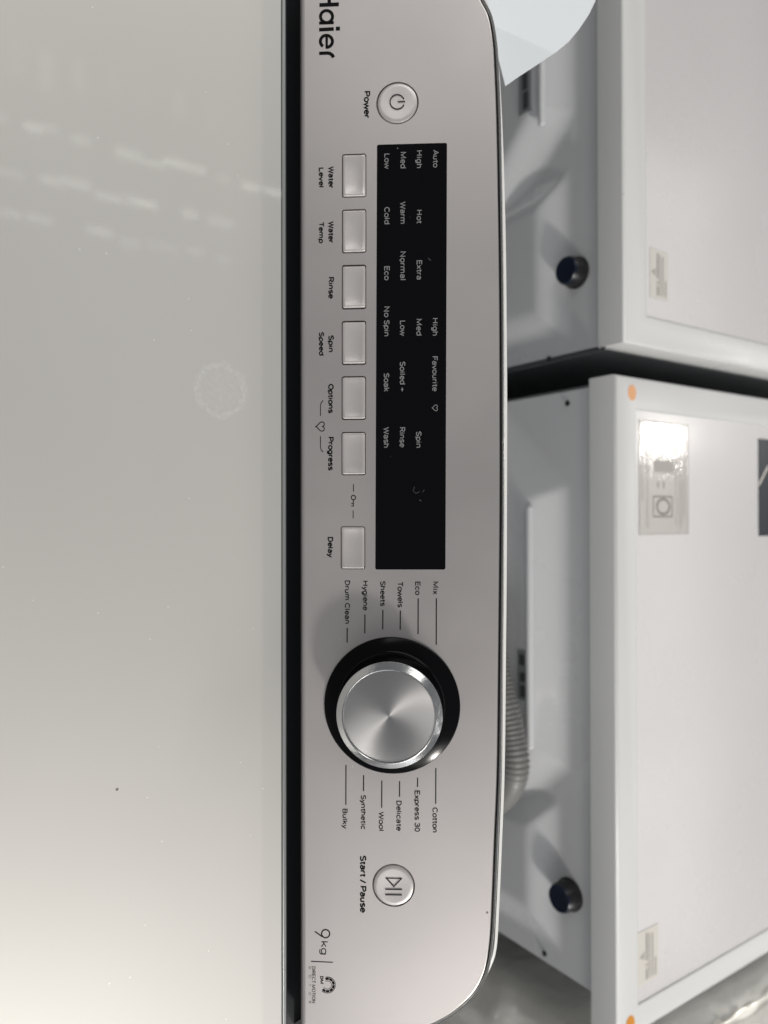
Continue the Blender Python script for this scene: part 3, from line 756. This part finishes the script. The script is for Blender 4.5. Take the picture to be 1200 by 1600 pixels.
frame_on('label_border', -.0895, .020, .3740, .4525, .0006, q, SI, fs_)
nv = rect_on('navy_sticker', -.0835, .0245, .5835, .665, z, MAT['navy'], mB); nv['label'] = 'dark navy sticker crossed by a thin pale stripe'
mk('pale_stripe', [(-.034, .5838, q), (-.030, .5838, q), (-.052, .604, q), (-.056, .604, q)], [(0, 1, 2, 3)], MAT['label'], nv)

# ---- third machine, wrapped in film
wr = root('wrapped_appliance', (.84, .66, 0), 'cream appliance still wrapped in crumpled clear plastic at the lower right corner', 'appliance')
def wrapped_box(name, a, b, parent, m):
    bm = bmesh.new(); bmesh.ops.create_cube(bm, size=1)
    a = Vector(a); b = Vector(b)
    for v in bm.verts: v.co = Vector(((a.x+b.x)/2+v.co.x*(b.x-a.x), (a.y+b.y)/2+v.co.y*(b.y-a.y), (a.z+b.z)/2+v.co.z*(b.z-a.z)))
    bmesh.ops.bevel(bm, geom=bm.edges[:], offset=.022, segments=5, affect='EDGES', profile=.5)
    bmesh.ops.subdivide_edges(bm, edges=[e for e in bm.edges if e.calc_length() > .1], cuts=60, use_grid_fill=True)
    from mathutils import noise as mn
    for v in bm.verts:
        p = v.co; nrm = v.normal if v.normal.length else Vector((0, 0, 1))
        s = Vector((p.x*22, p.y*4, p.z*8))
        v.co = p + nrm*(.010*(1-2*abs(mn.noise(s)))*.8+.003*(1-2*abs(mn.noise(p*38))))
    me = bpy.data.meshes.new(name); bm.to_mesh(me); bm.free(); me.shade_smooth()
    return link(name, me, m, parent)
wrapped_box('plastic_wrap', (.538, .372, .02), (1.14, .96, .822), wr, MAT['wrap'])
vs = []; fs = []; n = 14; K = 90
from mathutils import noise as mnn
for i in range(K+1):
    y = .375+.57*i/K
    for k in range(n):
        a_ = 2*math.pi*k/n; r_ = .0085+.004*mnn.noise(Vector((y*26, math.cos(a_)*1.6, math.sin(a_)*1.6)))+.0015*mnn.noise(Vector((y*120, a_*2, 0)))
        vs.append((.556+.004*mnn.noise(Vector((y*9, 0, 0)))+r_*math.cos(a_), y, .826+r_*.9*math.sin(a_)))
    if i: fs += [((i-1)*n+k, (i-1)*n+(k+1) % n, i*n+(k+1) % n, i*n+k) for k in range(n)]
fs += [tuple(range(n)), tuple(K*n+k for k in range(n))]
mk('film_fold', vs, fs, MAT['fold'], wr, None, True)
for x in (.58, 1.08):
    for y in (.42, .9): box('foot', (x-.02, y-.02, 0), (x+.02, y+.02, .03), MAT['black'], wr, .003)

# ---- drain hose behind the washer
hp = [(760, 940), (768, 1010), (779, 1070), (790, 1115), (798, 1155), (803, 1190), (799, 1219), (783, 1244), (752, 1262)]
HY = Y2-.050
pts = [onY(*p, HY) for p in hp]
pts = [pts[0]+Vector((-.12, 0, -.22)), pts[0]+Vector((-.05, 0, -.09))]+pts
path = []
P = [pts[0]*2-pts[1]]+pts+[pts[-1]*2-pts[-2]]
for i in range(1, len(P)-2):
    a, b, c, d = P[i-1:i+3]
    for k in range(60):
        t = k/60; path.append(.5*((2*b)+(c-a)*t+(2*a-5*b+4*c-d)*t*t+(3*b-a-3*c+d)*t**3))
# resample evenly
res = [path[0]]; acc = 0; step = .00115
for i in range(1, len(path)):
    seg = (path[i]-path[i-1]); l = seg.length; pos = step-acc
    while pos <= l: res.append(path[i-1]+seg*(pos/l)); pos += step
    acc = l-(pos-step)
vs = []; fs = []; n = 24
for i, p in enumerate(res):
    d = (res[min(i+1, len(res)-1)]-res[max(i-1, 0)]).normalized(); sx_ = d.cross(Vector((0, 1, 0))).normalized(); sy_ = d.cross(sx_)
    rr_ = .0145+.0011*math.cos(i*2*math.pi/4)*sm((.262-p.x)/.02)
    for k in range(n): a = 2*math.pi*k/n; vs.append(p+(sx_*math.cos(a)+sy_*math.sin(a))*rr_)
    if i: fs += [((i-1)*n+k, (i-1)*n+(k+1) % n, i*n+(k+1) % n, i*n+k) for k in range(n)]
hose = mk('drain_hose', vs, fs, MAT['hose'], None, None, True)
tag(hose, label='grey ribbed drain hose hanging down behind the lower white washer', category='hose')
# ---- pale card tucked behind the console
cz = .986
px = [(755, -150), (755, 20), (775, 90), (784, 138.5), (800, 127), (835, 104), (868, 82), (886, 67), (901, 48), (914, 27), (922, 8), (927, -14), (929, -60), (928, -150)]
P = [onZ(*p, cz) for p in px]
def bend(p):                                     # slight fold across the card
    f0 = onZ(776, 43, cz); f1 = onZ(862, 82, cz); d = (f1-f0).normalized(); nn_ = Vector((-d.y, d.x, 0))
    s = (p-f0).dot(nn_); return Vector((p.x, p.y, cz+abs(s)*.09))
fo = [(776, 43), (868, 82)]
from mathutils import Vector as V_
outl = [Vector((p.x, p.y)) for p in P]
fa = onZ(757, 35, cz); 
vv, ff = fill(outl)
# split along the fold
bm = bmesh.new(); bv = [bm.verts.new((p.x, p.y, cz)) for p in vv]
for t in ff:
    try: bm.faces.new([bv[i] for i in t])
    except ValueError: pass
f0 = onZ(776, 43, cz); f1 = onZ(862, 84, cz); d = (f1-f0).normalized()
bmesh.ops.bisect_plane(bm, geom=bm.verts[:]+bm.edges[:]+bm.faces[:], plane_co=f0, plane_no=Vector((-d.y, d.x, 0)))
for v in bm.verts: v.co = bend(v.co)
bmesh.ops.recalc_face_normals(bm, faces=bm.faces[:])
me = bpy.data.meshes.new('card'); bm.to_mesh(me); bm.free()
card = link('price_card', me, MAT['card']); so = card.modifiers.new('thickness', 'SOLIDIFY'); so.thickness = .0006; so.offset = 0
card.name = 'paper_card'
tag(card, label='pale bluish white folded paper card sticking out behind the silver control console', category='card')
